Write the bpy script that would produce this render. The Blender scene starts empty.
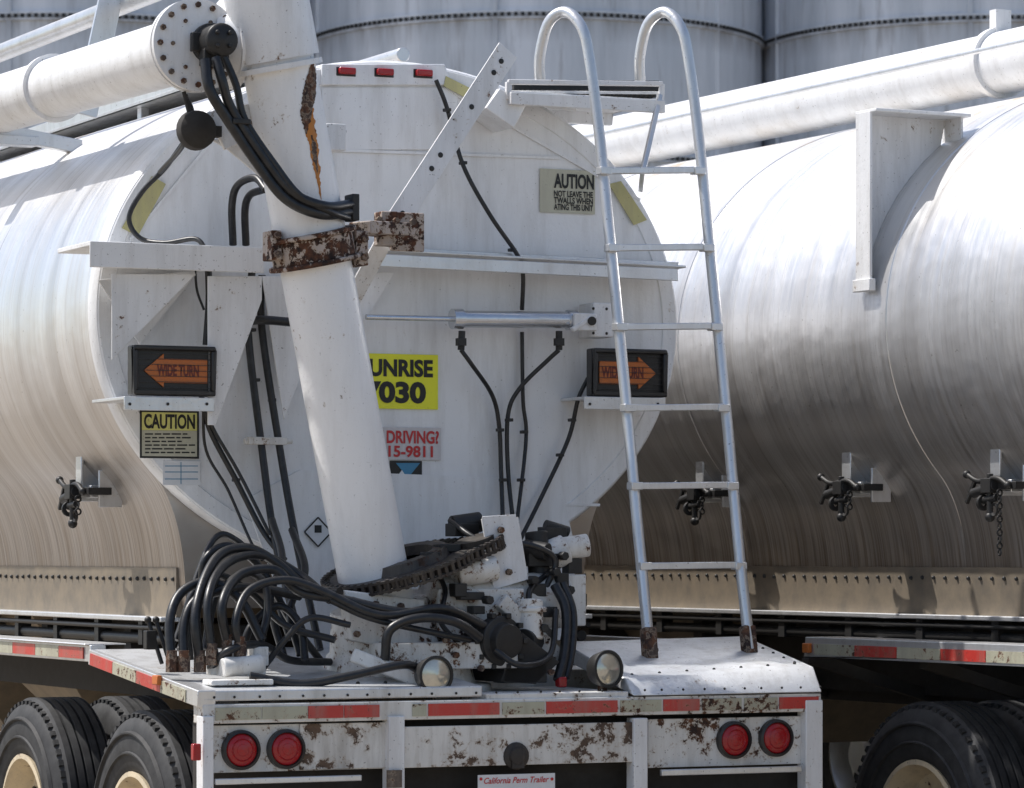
import bpy, math, random, bmesh
from mathutils import Vector, Matrix
random.seed(7)
S=bpy.context.scene
# ---------------------------------------------------------------- frames
F=3700.0; HZ=555.0; CAM=Vector((0,0,1.65))
class Frame:
    def __init__(s,name,o,yaw):
        s.o=Vector(o); a=math.radians(yaw)
        s.r=Vector((math.cos(a),math.sin(a),0)); s.f=Vector((-math.sin(a),math.cos(a),0))
        s.e=bpy.data.objects.new(name,None); S.collection.objects.link(s.e)
        s.e.location=s.o; s.e.rotation_euler=(0,0,a)
    def ray(s,px,py):
        d=Vector(((px-512)/F,1,-(py-HZ)/F)); q=CAM-s.o
        return Vector((q.dot(s.r),q.dot(s.f),q.z)),Vector((d.dot(s.r),d.dot(s.f),d.z))
    def at(s,px,py,v=None,u=None,z=None):
        o,d=s.ray(px,py)
        if v is not None: t=(v-o.y)/d.y
        elif u is not None: t=(u-o.x)/d.x
        else: t=(z-o.z)/d.z
        return o+d*t
    def tank(s,px,py,cu,cz,ru,rz):
        o,d=s.ray(px,py)
        ox=(o.x-cu)/ru; oz=(o.z-cz)/rz; dx=d.x/ru; dz=d.z/rz
        A=dx*dx+dz*dz; B=2*(ox*dx+oz*dz); C=ox*ox+oz*oz-1
        D=max(B*B-4*A*C,0); t=(-B-math.sqrt(D))/(2*A)
        P=o+d*t
        n=Vector(((P.x-cu)/ru**2,0,(P.z-cz)/rz**2)).normalized()
        return P,n
T1=Frame("tank_trailer",(0,13.75,0),25)
T2=Frame("tank_trailer.001",(2.855,15.08,0),27)
T3=Frame("tank_trailer.002",(2.855+3.0*.891,15.08+3.0*.454,0),27)
def p(x,y,v): return T1.at(x,y,v=v)
# ---------------------------------------------------------------- materials
def newmat(name):
    m=bpy.data.materials.new(name); m.use_nodes=True
    nt=m.node_tree; b=nt.nodes['Principled BSDF']; return m,nt,b
def N(nt,t): return nt.nodes.new(t)
def coords(nt,scale=(1,1,1)):
    tc=nt.nodes.new('ShaderNodeTexCoord'); mp=nt.nodes.new('ShaderNodeMapping')
    mp.inputs['Scale'].default_value=scale
    nt.links.new(tc.outputs['Object'],mp.inputs['Vector']); return mp.outputs['Vector']
def noise(nt,vec,scale,detail=6,rough=.6,dist=0):
    n=N(nt,'ShaderNodeTexNoise'); n.inputs['Scale'].default_value=scale; n.inputs['Detail'].default_value=detail
    n.inputs['Roughness'].default_value=rough; n.inputs['Distortion'].default_value=dist
    nt.links.new(vec,n.inputs['Vector']); return n.outputs['Fac']
def rng(nt,fac,a,b,c=0,d=1):
    n=N(nt,'ShaderNodeMapRange'); n.inputs[1].default_value=a;n.inputs[2].default_value=b;n.inputs[3].default_value=c;n.inputs[4].default_value=d
    nt.links.new(fac,n.inputs[0]); return n.outputs[0]
def mix(nt,fac,a,b,mode='MIX'):
    n=N(nt,'ShaderNodeMix'); n.data_type='RGBA'; n.blend_type=mode
    if isinstance(fac,(int,float)): n.inputs[0].default_value=fac
    else: nt.links.new(fac,n.inputs[0])
    for i,x in ((6,a),(7,b)):
        if isinstance(x,tuple): n.inputs[i].default_value=(*x,1)
        else: nt.links.new(x,n.inputs[i])
    return n.outputs[2]
def mth(nt,op,a,b):
    n=N(nt,'ShaderNodeMath'); n.operation=op
    for i,x in ((0,a),(1,b)):
        if isinstance(x,(int,float)): n.inputs[i].default_value=x
        else: nt.links.new(x,n.inputs[i])
    return n.outputs[0]
def bump(nt,b,h,st,dist=.01):
    n=N(nt,'ShaderNodeBump'); n.inputs['Strength'].default_value=st; n.inputs['Distance'].default_value=dist
    nt.links.new(h,n.inputs['Height']); nt.links.new(n.outputs[0],b.inputs['Normal'])
def paint(name,base,th=.66,dirt=.35,rough=.5,metal=0,sc=16,dcol=(.27,.235,.19),soft=.03,rustc=((.030,.018,.015),(.16,.07,.035)),edge=(.42,.33,.24),speck=2.0):
    m,nt,b=newmat(name); v=coords(nt); vs=coords(nt,(1,1,.14))
    d1=rng(nt,noise(nt,vs,11,6,.7),.45,.72,0,dirt)
    lo=noise(nt,v,2.6,4,.6)
    d2=rng(nt,lo,.42,.7,0,dirt*.7)
    col=mix(nt,d1,base,dcol); col=mix(nt,d2,col,tuple(x*.66 for x in base))
    sp=rng(nt,noise(nt,v,85,2,.6),.68,.73,0,min(.85,dirt*speck)); col=mix(nt,sp,col,(.07,.05,.04))
    hi=noise(nt,v,sc,7,.72,.2)
    cv=mth(nt,'ADD',hi,mth(nt,'MULTIPLY',mth(nt,'SUBTRACT',lo,.5),.55))
    col=mix(nt,rng(nt,cv,th-.05,th+.01,0,.6),col,edge)
    chip=rng(nt,cv,th,th+soft)
    rc=mix(nt,rng(nt,noise(nt,v,30,5,.6),.38,.68),rustc[0],rustc[1])
    col=mix(nt,chip,col,rc)
    nt.links.new(col,b.inputs['Base Color'])
    nt.links.new(rng(nt,chip,0,1,rough,.9),b.inputs['Roughness'])
    if metal: nt.links.new(rng(nt,chip,0,1,metal,0),b.inputs['Metallic'])
    bump(nt,b,mth(nt,'ADD',mth(nt,'MULTIPLY',chip,-.6),mth(nt,'ADD',noise(nt,v,60,3,.6),mth(nt,'MULTIPLY',lo,4))),.3,.004)
    return m
def simple(name,c,rough=.5,metal=0,var=.25,sc=20):
    m,nt,b=newmat(name); v=coords(nt)
    col=mix(nt,rng(nt,noise(nt,v,sc,5,.65),.35,.7,0,var),c,tuple(min(1,x*.35+.06) for x in c))
    nt.links.new(col,b.inputs['Base Color']); b.inputs['Roughness'].default_value=rough; b.inputs['Metallic'].default_value=metal
    bump(nt,b,noise(nt,v,sc*3,3,.6),.15,.003); return m
def alu_tank(name,lowk=.85):
    m,nt,b=newmat(name)
    v=coords(nt); s1=coords(nt,(.5,22,.5)); s2=coords(nt,(.25,4,.25)); s3=coords(nt,(.9,60,.9))
    a=noise(nt,s1,1.6,6,.6,.2); c=noise(nt,s2,1.4,5,.6,.3); e=noise(nt,s3,1.5,3,.5)
    big=noise(nt,v,1.1,4,.55)
    col=mix(nt,rng(nt,c,.4,.68),(.88,.88,.88),(.68,.67,.66))
    col=mix(nt,rng(nt,a,.54,.76,0,.55),col,(.42,.39,.355))
    sx=N(nt,'ShaderNodeSeparateXYZ'); nt.links.new(v,sx.inputs[0])
    low=rng(nt,mth(nt,'ADD',sx.outputs[2],mth(nt,'MULTIPLY',a,1.0)),1.95,3.05,lowk,0)
    col=mix(nt,low,col,(.27,.205,.145))  # low grime plus brown ground reflection, put into the colour of the lower flanks
    dr=rng(nt,mth(nt,'ADD',sx.outputs[2],mth(nt,'MULTIPLY',noise(nt,s3,1.1,5,.7),1.2)),2.2,2.75,.5,0)
    col=mix(nt,mth(nt,'MULTIPLY',dr,rng(nt,e,.42,.6)),col,(.12,.09,.065))
    col=mix(nt,rng(nt,noise(nt,v,45,3,.6),.69,.74,0,.5),col,(.2,.17,.14))
    top=mth(nt,'MULTIPLY',rng(nt,sx.outputs[2],3.35,3.55),rng(nt,noise(nt,v,3.2,6,.7,.6),.52,.62,0,.75))
    col=mix(nt,top,col,(.50,.36,.20))
    nt.links.new(col,b.inputs['Base Color']); nt.links.new(mth(nt,'MULTIPLY',mth(nt,'SUBTRACT',1.0,top),.80),b.inputs['Metallic'])
    r=mth(nt,'ADD',rng(nt,a,.3,.7,.31,.46),rng(nt,big,.35,.65,-.03,.06)); nt.links.new(r,b.inputs['Roughness'])
    bump(nt,b,mth(nt,'ADD',mth(nt,'MULTIPLY',c,2.2),mth(nt,'ADD',mth(nt,'MULTIPLY',e,.22),mth(nt,'MULTIPLY',big,18))),.4,.006)
    return m
M={}
M['tank']=alu_tank('brushed_aluminium_shell')
M['white']=paint('white_end_paint',(.84,.845,.85),th=.745,dirt=.27,rough=.36,speck=1.6)
M['pipe']=paint('white_pipe_paint',(.83,.83,.83),th=.72,dirt=.28,rough=.42,sc=20)
M['tube']=paint('white_auger_tube',(.86,.86,.86),th=.73,dirt=.15,rough=.36,sc=26)
M['whitec']=paint('white_chipped',(.80,.80,.80),th=.68,dirt=.33,rough=.5,sc=24)
M['whiteh']=paint('white_rusted',(.74,.73,.70),th=.60,dirt=.52,rough=.6,sc=22)
M['whitev']=paint('white_very_rusted',(.73,.71,.67),th=.57,dirt=.75,rough=.65,sc=15,rustc=((.05,.035,.028),(.14,.09,.06)))
M['collar']=paint('rusty_collar',(.46,.39,.35),th=.455,dirt=.7,rough=.75,sc=22,rustc=((.020,.011,.009),(.14,.055,.026)))
M['alu']=paint('weathered_aluminium',(.72,.73,.74),th=.76,dirt=.28,rough=.34,metal=.7)
M['deck']=paint('deck_plate',(.68,.69,.70),th=.70,dirt=.45,rough=.42,metal=.5,dcol=(.25,.23,.2))
M['dark']=simple('dark_steel',(.025,.024,.023),.5,.3)
M['under']=simple('underbody_grime',(.03,.026,.022),.85)
M['hopper']=simple('sill_grime',(.30,.245,.18),.55,.5,.7,9)
M['rust']=paint('rusty_iron',(.06,.035,.027),th=.5,dirt=.5,rough=.85,sc=24)
M['oily']=paint('oily_iron',(.026,.021,.019),th=.64,dirt=.3,rough=.5,sc=24,rustc=((.03,.018,.012),(.08,.04,.025)),edge=(.05,.035,.025))
M['rubber']=simple('tyre_rubber',(.018,.018,.019),.7,0,.55,14)
M['hose']=simple('hose_rubber',(.009,.009,.010),.38,0,.3,40)
M['rim']=paint('cream_wheel_rim',(.66,.55,.38),th=.66,dirt=.5,rough=.5)
M['red']=paint('red_reflective',(.52,.045,.035),th=.64,dirt=.6,rough=.35,sc=30,edge=(.45,.2,.15))
M['cream']=paint('cream_reflective',(.46,.45,.34),th=.57,dirt=.7,rough=.45,sc=25)
M['yel']=paint('yellow_sticker',(.87,.86,.03),th=.85,dirt=.08,rough=.45)
M['yelold']=paint('faded_yellow_tape',(.52,.48,.22),th=.74,dirt=.45,rough=.5)
M['yelhd']=paint('label_yellow_head',(.72,.70,.22),th=.78,dirt=.2,rough=.5)
M['tanlab']=paint('faded_label',(.52,.51,.40),th=.76,dirt=.25,rough=.5)
M['labw']=simple('label_white',(.74,.75,.76),.5,0,.15)
M['pink']=simple('phone_label',(.66,.63,.63),.5,0,.25)
M['blk']=simple('black_ink',(.012,.012,.012),.5,0,.05)
M['redink']=simple('red_ink',(.55,.03,.03),.5,0,.1)
M['blue']=simple('blue_ink',(.06,.25,.42),.5,0,.1)
M['chrome']=simple('cylinder_grey',(.66,.68,.71),.25,.8,.15)
M['amber']=simple('amber_arrow_lens',(.58,.15,.018),.35,0,.4,90)
M['amberd']=simple('amber_ink',(.16,.02,.01),.4,0,.1)
M['lens']=simple('red_lamp_lens',(.38,.008,.012),.15,0,.35,60)
M['glass']=simple('lamp_glass',(.62,.60,.52),.12,.6,.3,30)
M['ribbed']=simple('dark_bezel',(.016,.015,.015),.4)
M['orange']=paint('rust_stain',(.52,.20,.04),th=.56,dirt=.5,rough=.8,rustc=((.10,.04,.02),(.3,.12,.04)),edge=(.4,.2,.08))
# ---------------------------------------------------------------- geometry
class Geo:
    def __init__(s): s.v=[]; s.f=[]
    def add(s,vs,fs):
        k=len(s.v); s.v+= [tuple(x) for x in vs]; s.f+=[[i+k for i in f] for f in fs]; return s
    def box(s,c,size,ax=None):
        c=Vector(c); ax=ax or (Vector((1,0,0)),Vector((0,1,0)),Vector((0,0,1)))
        h=[x/2 for x in size]; vs=[]
        for i in (-1,1):
            for j in (-1,1):
                for k in (-1,1): vs.append(c+ax[0]*h[0]*i+ax[1]*h[1]*j+ax[2]*h[2]*k)
        return s.add(vs,[(0,1,3,2),(4,6,7,5),(0,4,5,1),(2,3,7,6),(0,2,6,4),(1,5,7,3)])
    def bb(s,u0,u1,v0,v1,z0,z1): return s.box(((u0+u1)/2,(v0+v1)/2,(z0+z1)/2),(abs(u1-u0),abs(v1-v0),abs(z1-z0)))
    def bar(s,a,b,w,h,up=(0,1,0)):
        a=Vector(a);b=Vector(b);d=(b-a);L=d.length;d.normalize();x=d.cross(Vector(up)).normalized();y=x.cross(d)
        return s.box((a+b)/2,(w,h,L),(x,y,d))
    def lathe(s,o,axis,prof,seg=36,ph=0):
        o=Vector(o);a=Vector(axis).normalized();x=a.orthogonal().normalized();y=a.cross(x);vs=[];fs=[];n=len(prof)
        for i in range(seg):
            t=2*math.pi*i/seg+ph;dr=x*math.cos(t)+y*math.sin(t)
            for (h,r) in prof: vs.append(o+a*h+dr*max(r,1e-5))
        for i in range(seg):
            j=(i+1)%seg
            for k in range(n-1): fs.append((i*n+k,j*n+k,j*n+k+1,i*n+k+1))
        return s.add(vs,fs)
    def cyl(s,a,b,r,r2=None,seg=28):
        a=Vector(a);b=Vector(b);L=(b-a).length;r2=r if r2 is None else r2
        return s.lathe(a,b-a,[(0,0),(0,r),(L,r2),(L,0)],seg)
    def sphere(s,c,r,seg=14):
        return s.lathe(c,(0,0,1),[(-r*math.cos(math.pi*i/8),r*math.sin(math.pi*i/8)) for i in range(9)],seg)
    def prism(s,pts,d):
        d=Vector(d);n=len(pts);vs=[Vector(q) for q in pts]+[Vector(q)+d for q in pts]
        fs=[list(range(n)),list(range(2*n-1,n-1,-1))]+[(i,i+n,(i+1)%n+n,(i+1)%n) for i in range(n)]
        return s.add(vs,fs)
    def path(s,pts,sub=8):
        P=[Vector(q) for q in pts]
        Q=[];E=[P[0]*2-P[1]]+P+[P[-1]*2-P[-2]]
        for i in range(1,len(E)-2):
            a,b,c,d=E[i-1:i+3]
            for k in range(sub):
                t=k/sub;Q.append(.5*((2*b)+(c-a)*t+(2*a-5*b+4*c-d)*t*t+(3*b-a-3*c+d)*t**3))
        Q.append(P[-1]);return Q
    def sweep(s,pts,r,seg=10,smooth=True,sub=8):
        P=[Vector(q) for q in pts]
        if smooth and len(P)>2: P=s.path(pts,sub)
        tg=[(P[min(i+1,len(P)-1)]-P[max(i-1,0)]).normalized() for i in range(len(P))]
        x=tg[0].orthogonal().normalized();vs=[];fs=[]
        for i,q in enumerate(P):
            x=(x-tg[i]*x.dot(tg[i])).normalized();y=tg[i].cross(x)
            for k in range(seg):
                a=2*math.pi*k/seg;vs.append(q+(x*math.cos(a)+y*math.sin(a))*r)
        for i in range(len(P)-1):
            for k in range(seg):
                l=(k+1)%seg;fs.append((i*seg+k,i*seg+l,(i+1)*seg+l,(i+1)*seg+k))
        fs.append(list(range(seg))[::-1]);fs.append([len(P)*seg-seg+k for k in range(seg)])
        return s.add(vs,fs)
    def done(s,name,mat,parent=None,bevel=0,smooth=True):
        m=bpy.data.meshes.new(name);m.from_pydata(s.v,[],s.f);m.update()
        bm=bmesh.new();bm.from_mesh(m);bmesh.ops.remove_doubles(bm,verts=bm.verts,dist=1e-6);bmesh.ops.recalc_face_normals(bm,faces=bm.faces);bm.to_mesh(m);bm.free()
        if smooth:
            m.polygons.foreach_set('use_smooth',[True]*len(m.polygons));m.set_sharp_from_angle(angle=math.radians(38))
        m.materials.append(M[mat] if isinstance(mat,str) else mat)
        o=bpy.data.objects.new(name,m);S.collection.objects.link(o)
        if parent: o.parent=parent.e if isinstance(parent,Frame) else parent
        if bevel:
            b=o.modifiers.new('b','BEVEL');b.width=bevel;b.segments=2;b.limit_method='ANGLE';b.angle_limit=math.radians(50)
        return o
def text(name,s,rect,v,mat,bold=.02,shear=0):
    x0,y0,x1,y1=rect;a=p(x0,y1,v);b=p(x1,y0,v)
    c=bpy.data.curves.new(name,'FONT');c.body=s;c.size=1;c.offset=bold;c.extrude=.0;c.resolution_u=4;c.shear=shear
    o=bpy.data.objects.new(name,c);S.collection.objects.link(o);bpy.context.view_layer.update()
    bbx=[Vector(q) for q in o.bound_box];mn=Vector((min(q.x for q in bbx),min(q.y for q in bbx)));mx=Vector((max(q.x for q in bbx),max(q.y for q in bbx)))
    sx=(b.x-a.x)/(mx.x-mn.x);sy=(b.z-a.z)/(mx.y-mn.y)
    o.parent=T1.e;o.rotation_euler=(math.pi/2,0,0);o.scale=(sx,sy,1)
    o.location=(a.x-mn.x*sx,v,a.z-mn.y*sy);c.materials.append(M[mat]);return o
def decal(name,rect,v,mat,th=.003):
    x0,y0,x1,y1=rect;a=p(x0,y1,v);b=p(x1,y0,v)
    return Geo().bb(a.x,b.x,v,v+th,a.z,b.z).done(name,mat,T1)
def quad(name,pts,v,mat,th=.004):
    return Geo().prism([p(x,y,v) for x,y in pts],(0,th,0)).done(name,mat,T1)
# ---------------------------------------------------------------- tank shells
CU,CZ,RU,RZ=.05,2.60,1.27,1.03
VE=1.2
n=176
ZT=1.98; UB,ZB=.87,1.44
def ell(ru,rz,v,cu=CU,body=False):
    out=[]
    uT=ru*math.sqrt(1-((ZT-CZ)/rz)**2)
    slope=(ru*ru/(rz*rz))*(CZ-ZT)/uT
    zc=ZT-(uT-UB)/slope
    for i in range(n):
        a=2*math.pi*i/n;u=ru*math.cos(a);z=CZ+rz*math.sin(a)
        if body and z<ZT:
            s=1 if u>0 else -1
            fr=min(1,abs(u)/uT)
            if fr>.4:
                k=(1-fr)/.6
                u=s*((1-k)**2*uT+2*k*(1-k)*UB+k*k*UB);z=(1-k)**2*ZT+2*k*(1-k)*zc+k*k*ZB
            else: u=s*UB*fr/.4;z=ZB
        out.append(Vector((cu+u,v,z)))
    return out
def shell(T,secs,name,mat,cap0=False,cu=CU,body=False):
    g=Geo()
    for (v,ru,rz) in secs: g.v+=[tuple(q) for q in ell(ru,rz,v,cu,body)]
    for k in range(len(secs)-1):
        for i in range(n):
            j=(i+1)%n;g.f.append((k*n+i,k*n+j,(k+1)*n+j,(k+1)*n+i))
    if cap0: g.f.append(list(range(n)))
    g.f.append([(len(secs)-1)*n+i for i in range(n)][::-1])
    return g.done(name,mat,T)
def seams(T,vs,name,cu=CU,ru=RU,rz=RZ):
    g=Geo()
    for v in vs:
        a=Geo();secs=[(v-.03,.0),(v-.028,.003),(v+.028,.003),(v+.03,.0)]
        for vv,e in secs: a.v+=[tuple(q) for q in ell(ru+e,rz+e,vv,cu,True)]
        for k in range(3):
            for i in range(n):
                j=(i+1)%n;a.f.append((k*n+i,k*n+j,(k+1)*n+j,(k+1)*n+i))
        g.add([Vector(q) for q in a.v],a.f)
    return g.done(name,'tank',T)
shell(T1,[(VE+.08,RU,RZ),(4,RU,RZ+.02),(12,RU,RZ+.02)],'tank_shell','tank',True,CU,True)
shell(T1,[(VE,RU-.005,RZ-.005),(VE+.02,RU+.006,RZ+.006),(VE+.075,RU+.006,RZ+.006),(VE+.08,RU,RZ)],'end_head','white',True)
g=Geo()
for (v,e) in [(VE+.001,-.075),(VE-.006,-.07),(VE-.006,-.012),(VE+.001,-.006)]: g.v+=[tuple(q) for q in ell(RU+e,RZ+e,v)]
for k in range(3):
    for i in range(n): j=(i+1)%n;g.f.append((k*n+i,k*n+j,(k+1)*n+j,(k+1)*n+i))
g.done('head_flange','white',T1)
seams(T1,[2.7,4.3,5.9,7.5,9.1],'shell_seams')
T2C=0.0
shell(T2,[(-2.5,RU,RZ),(10.5,RU,RZ)],'tank_shell','tank',True,T2C,True)
seams(T2,[-1.2,.5,2.2,3.9,5.6,7.3],'shell_seams',T2C)
shell(T3,[(-2.5,RU,RZ),(10.5,RU,RZ)],'tank_shell','tank',True,T2C,True)
def chassis(T,v0,v1,cu):
    g=Geo()
    for s in (-1,1):
        g.bb(cu+s*.84,cu+s*.885,v0,v1,1.405,1.60)
    g.done('side_sill','hopper',T)
    g=Geo()
    for s in (-1,1):
        v=v0+.03
        while v<v1:
            g.sphere((cu+s*.888,v,1.555+random.uniform(-.002,.002)),.009,8);v+=.085
        g.cyl((cu+s*.90,v0,1.315),(cu+s*.90,v1,1.315),.022)
        g.cyl((cu+s*.93,v0,1.36),(cu+s*.93,v1,1.36),.010)
        v=v0+.3
        while v<v1: g.box((cu+s*.90,v,1.34),(.06,.05,.10));v+=.55
    g.done('sill_rivets_and_air_line','dark',T)
    g=Geo()
    for s in (-1,1): g.bb(cu+s*.83,cu+s*.95,v0,v1,1.385,1.405)
    g.done('sill_lower_flange','alu',T,.004)
    g=Geo()
    for s in (-1,1): g.bb(cu+s*.5,cu+s*.62,v0,v1,1.05,1.37)
    v=v0+.5
    while v<v1: g.bb(cu-.9,cu+.9,v,v+.08,1.22,1.37);v+=1.1
    g.done('underframe','under',T)
chassis(T1,1.35,12,CU); chassis(T2,-2.3,10,T2C); chassis(T3,-2.3,10,T2C)
def hoppers(T,vs,cu):
    g=Geo()
    for v in vs:
        a=[(cu-.82,v-.7,1.42),(cu+.82,v-.7,1.42),(cu+.82,v+.7,1.42),(cu-.82,v+.7,1.42)]
        b=[(cu-.25,v-.2,.75),(cu+.25,v-.2,.75),(cu+.25,v+.2,.75),(cu-.25,v+.2,.75)]
        g.add(a+b,[(0,1,5,4),(1,2,6,5),(2,3,7,6),(3,0,4,7),(4,5,6,7)])
    g.done('discharge_hoppers','hopper',T)
hoppers(T1,[4.2,5.8,7.4,9.0],CU); hoppers(T2,[3.2,4.8,6.4,8.0],T2C)
# ---------------------------------------------------------------- wheels
def wheels(T,vs,cu,R=.535,rimmat='rim'):
    ty=Geo();rm=Geo();lg=Geo();ax=Geo()
    prof=[(.03,.30),(.012,.33),(.0,.40),(.012,.46),(.03,.505),(.05,.52),(.055,.528)]
    x=.06
    for k in range(5):
        prof+=[(x,R),(x+.026,R),(x+.028,R-.016),(x+.036,R-.016)];x+=.038
    prof+=[(x,R),(.255,.528),(.26,.52),(.285,.46),(.30,.40),(.288,.33),(.27,.30)]
    for v in vs:
        for s in (-1,1):
            for off in (0,.33):
                o=(cu+s*(1.27-off),v,R-.005);ty.lathe(o,(-s,0,0),prof,64)
                for k in range(64):
                    a=2*math.pi*k/64;d=Vector((0,math.cos(a),math.sin(a)));ty.box(Vector(o)+Vector((-s*.045,0,0))+d*.515,(.03,.026,.014),(Vector((1,0,0)),d.cross(Vector((1,0,0))),d))
                if off==0:
                    for rr in (.365,.44): ty.lathe(o,(-s,0,0),[(.008,rr),(-.004,rr+.006),(-.004,rr+.012),(.01,rr+.018)],64)
            o=(cu+s*1.27,v,R-.005)
            rm.lathe(o,(-s,0,0),[(.03,.30),(.015,.305),(.012,.285),(.04,.275),(.09,.262),(.12,.25),(.135,.20),(.12,.17),(.12,.12),(.03,.11),(.01,.09),(.005,0)],48)
            for k in range(10):
                a=2*math.pi*k/10;c=Vector((o[0]-s*.12,v+.145*math.cos(a),o[2]+.145*math.sin(a)))
                lg.cyl(c,c+Vector((s*.045,0,0)),.016,seg=6)
            for k in range(5):
                a=2*math.pi*(k+.5)/5;c=Vector((o[0]-s*.125,v+.218*math.cos(a),o[2]+.218*math.sin(a)))
                lg.cyl(c,c+Vector((s*.006,0,0)),.03,seg=16)
        ax.cyl((cu-1.1,v,R),(cu+1.1,v,R),.07)
        for s in (-1,1):
            ax.bb(cu+s*.45,cu+s*.55,v-.45,v+.45,R+.05,R+.15)
            ax.lathe((cu+s*.62,v,R),(1,0,0),[(-.1,0),(-.1,.2),(.1,.2),(.1,0)],32)
    ty.done('tyres','rubber',T);rm.done('wheel_rims',rimmat,T);lg.done('wheel_nuts','dark',T);ax.done('axles','under',T)
wheels(T1,[.78,2.15],.04); wheels(T2,[.27,-1.05],T2C); wheels(T2,[8.4,9.7],T2C)
wheels(T3,[5.4,4.15],-.03,rimmat='alu')
# ---------------------------------------------------------------- rear deck
def tapeline(T,name,a,b,w,th,seg,offs,norm,start=0):
    a=Vector(a);b=Vector(b);d=b-a;m=max(1,int(d.length/seg));gr=Geo();gc=Geo()
    for i in range(m):
        q0=a+d*(i/m);q1=a+d*((i+.985)/m)
        (gr if (i+start)%2 else gc).bar(q0+Vector(norm)*offs,q1+Vector(norm)*offs,w,th,up=norm)
    gr.done(name+'_red','red',T);gc.done(name+'_white','cream',T)
UL,UR=-1.22,1.32
g=Geo()
g.add([(UL,0,1.165),(-.12,0,1.165),(-.12,1.22,1.285),(UL,1.22,1.285),(UL,0,1.125),(-.12,0,1.125),(-.12,1.22,1.245),(UL,1.22,1.245)],[(0,1,2,3),(7,6,5,4),(0,4,5,1),(1,5,6,2),(2,6,7,3),(3,7,4,0)])
g.add([(.50,.06,1.18),(UR,.06,1.217),(UR,.62,1.325),(.50,.62,1.31),(.50,-.01,1.118),(UR,-.01,1.118),(UR,.62,1.245),(.50,.62,1.245)],[(0,1,2,3),(7,6,5,4),(0,4,5,1),(1,5,6,2),(2,6,7,3),(3,7,4,0)])
g.done('deck_plates','deck',T1,.006)
g=Geo();g.bb(-.10,.49,.01,.9,1.10,1.135);g.bb(-.8,1.2,.64,1.15,1.10,1.2);g.done('turret_floor','whiteh',T1,.004)
g=Geo()
g.bb(UL-.012,UL+.05,1.22,11,1.235,1.30);g.bar((UL+.015,.0,1.135),(UL+.015,1.225,1.255),.06,.07,up=(1,0,0))
g.bb(UR-.05,UR+.012,1.22,11,1.235,1.30)
g.bb(UL-.03,UL+.14,1.24,11,1.30,1.306)
g.done('side_rail','alu',T1,.004)
tapeline(T1,'rail_tape',(UL-.0,.12,1.142),(UL-.0,1.20,1.248),.045,.004,.27,.022,(-1,0,0),0)
tapeline(T1,'rail_tape_front',(UL-.0,1.3,1.268),(UL-.0,8,1.268),.045,.004,.3,.016,(-1,0,0),1)
g=Geo();g.bb(UL,UR,.0,.10,1.045,1.115);g.done('bumper_top_beam','whiteh',T1,.004)
ga=Geo();gb=Geo()
for x0,x1,c in [(215,262,0),(262,308,0),(308,344,1),(344,380,1),(412,427,0),(428,500,1),(502,545,0),(546,618,1),(620,662,0),(663,700,1),(702,742,0),(744,778,0),(779,819,1)]:
    a=p(x0,711,0).x;b=p(x1,711,0).x
    (ga if c else gb).bb(a,b-.004,-.005,-.001,1.058,1.103)
ga.done('bumper_tape_red','red',T1);gb.done('bumper_tape_white','cream',T1)
g=Geo()
def hb(x0,y0,x1,y1,v0,v1): 
    a=p(x0,y1,v0);b=p(x1,y0,v0);g.bb(a.x,b.x,v0,v1,a.z,b.z)
hb(213,722,390,773,.03,.05);hb(648,716,806,768,.03,.05)
g.done('lamp_panels','whiteh',T1,.002)
g=Geo();hb(404,722,634,768,.0,.02);hb(300,722,395,770,.02,.028);g.done('centre_bumper_panel','whitev',T1,.002)
g=Geo()
hb(203,716,214,800,-.01,.06);hb(389,716,405,800,-.015,.05);hb(634,718,648,800,-.015,.05);hb(806,700,823,800,-.01,.06)
hb(205,795,823,812,0,.08)
g.done('bumper_posts','whitec',T1,.004)
g=Geo();hb(216,775,362,785,-.02,.0);hb(662,766,802,776,-.02,.0);g.done('lower_lamp_guard','alu',T1,.003)
g=Geo();hb(388,770,402,788,-.03,-.016);g.done('bracket','rust',T1)
g=Geo();g.bb(UL+.02,UR-.02,.12,.16,.62,1.05);g.bb(-.5,-.42,.1,1.2,.9,1.1);g.bb(.5,.58,.1,1.2,.9,1.1);g.done('rear_crossmember','under',T1)
g=Geo()
for k in range(30):
    u=UL+.04+k*.086+random.uniform(-.008,.008);q=Vector((u,-.012 if u>.5 else -.002,1.14));g.sphere(q,.005,8)
for k in range(9):
    q=Vector((UL+.1+k*.11,.12,1.178));g.sphere(q,.008,8)
for k in range(7): g.sphere((.56+k*.118,.12,1.193+k*.0055),.007,8)
for k in range(6): g.sphere((1.28,.14+k*.085,1.230+k*.0165),.007,8)
g.done('deck_bolts','dark',T1)
def lamp(name,px,py,v,r,mat='lens'):
    c=p(px,py,v);Geo().lathe(c,(0,-1,0),[(-.03,0),(-.03,r+.012),(.012,r+.010),(.016,r),(.006,r-.004)],40).done(name+'_bezel','ribbed',T1)
    Geo().lathe(c,(0,-1,0),[(.006,r-.003),(.014,r*.85),(.020,r*.5),(.022,0)],40).done(name+'_lens',mat,T1)
    g=Geo()
    for rr in (.35,.62): g.lathe(c,(0,-1,0),[(.017,r*rr-.003),(.0215,r*rr),(.017,r*rr+.003)],32)
    g.done(name+'_ring',mat,T1)
for x,y in ((241,750),(286,749),(734,740),(776,738)): lamp('tail_lamp',x,y,.02,.062)
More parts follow.
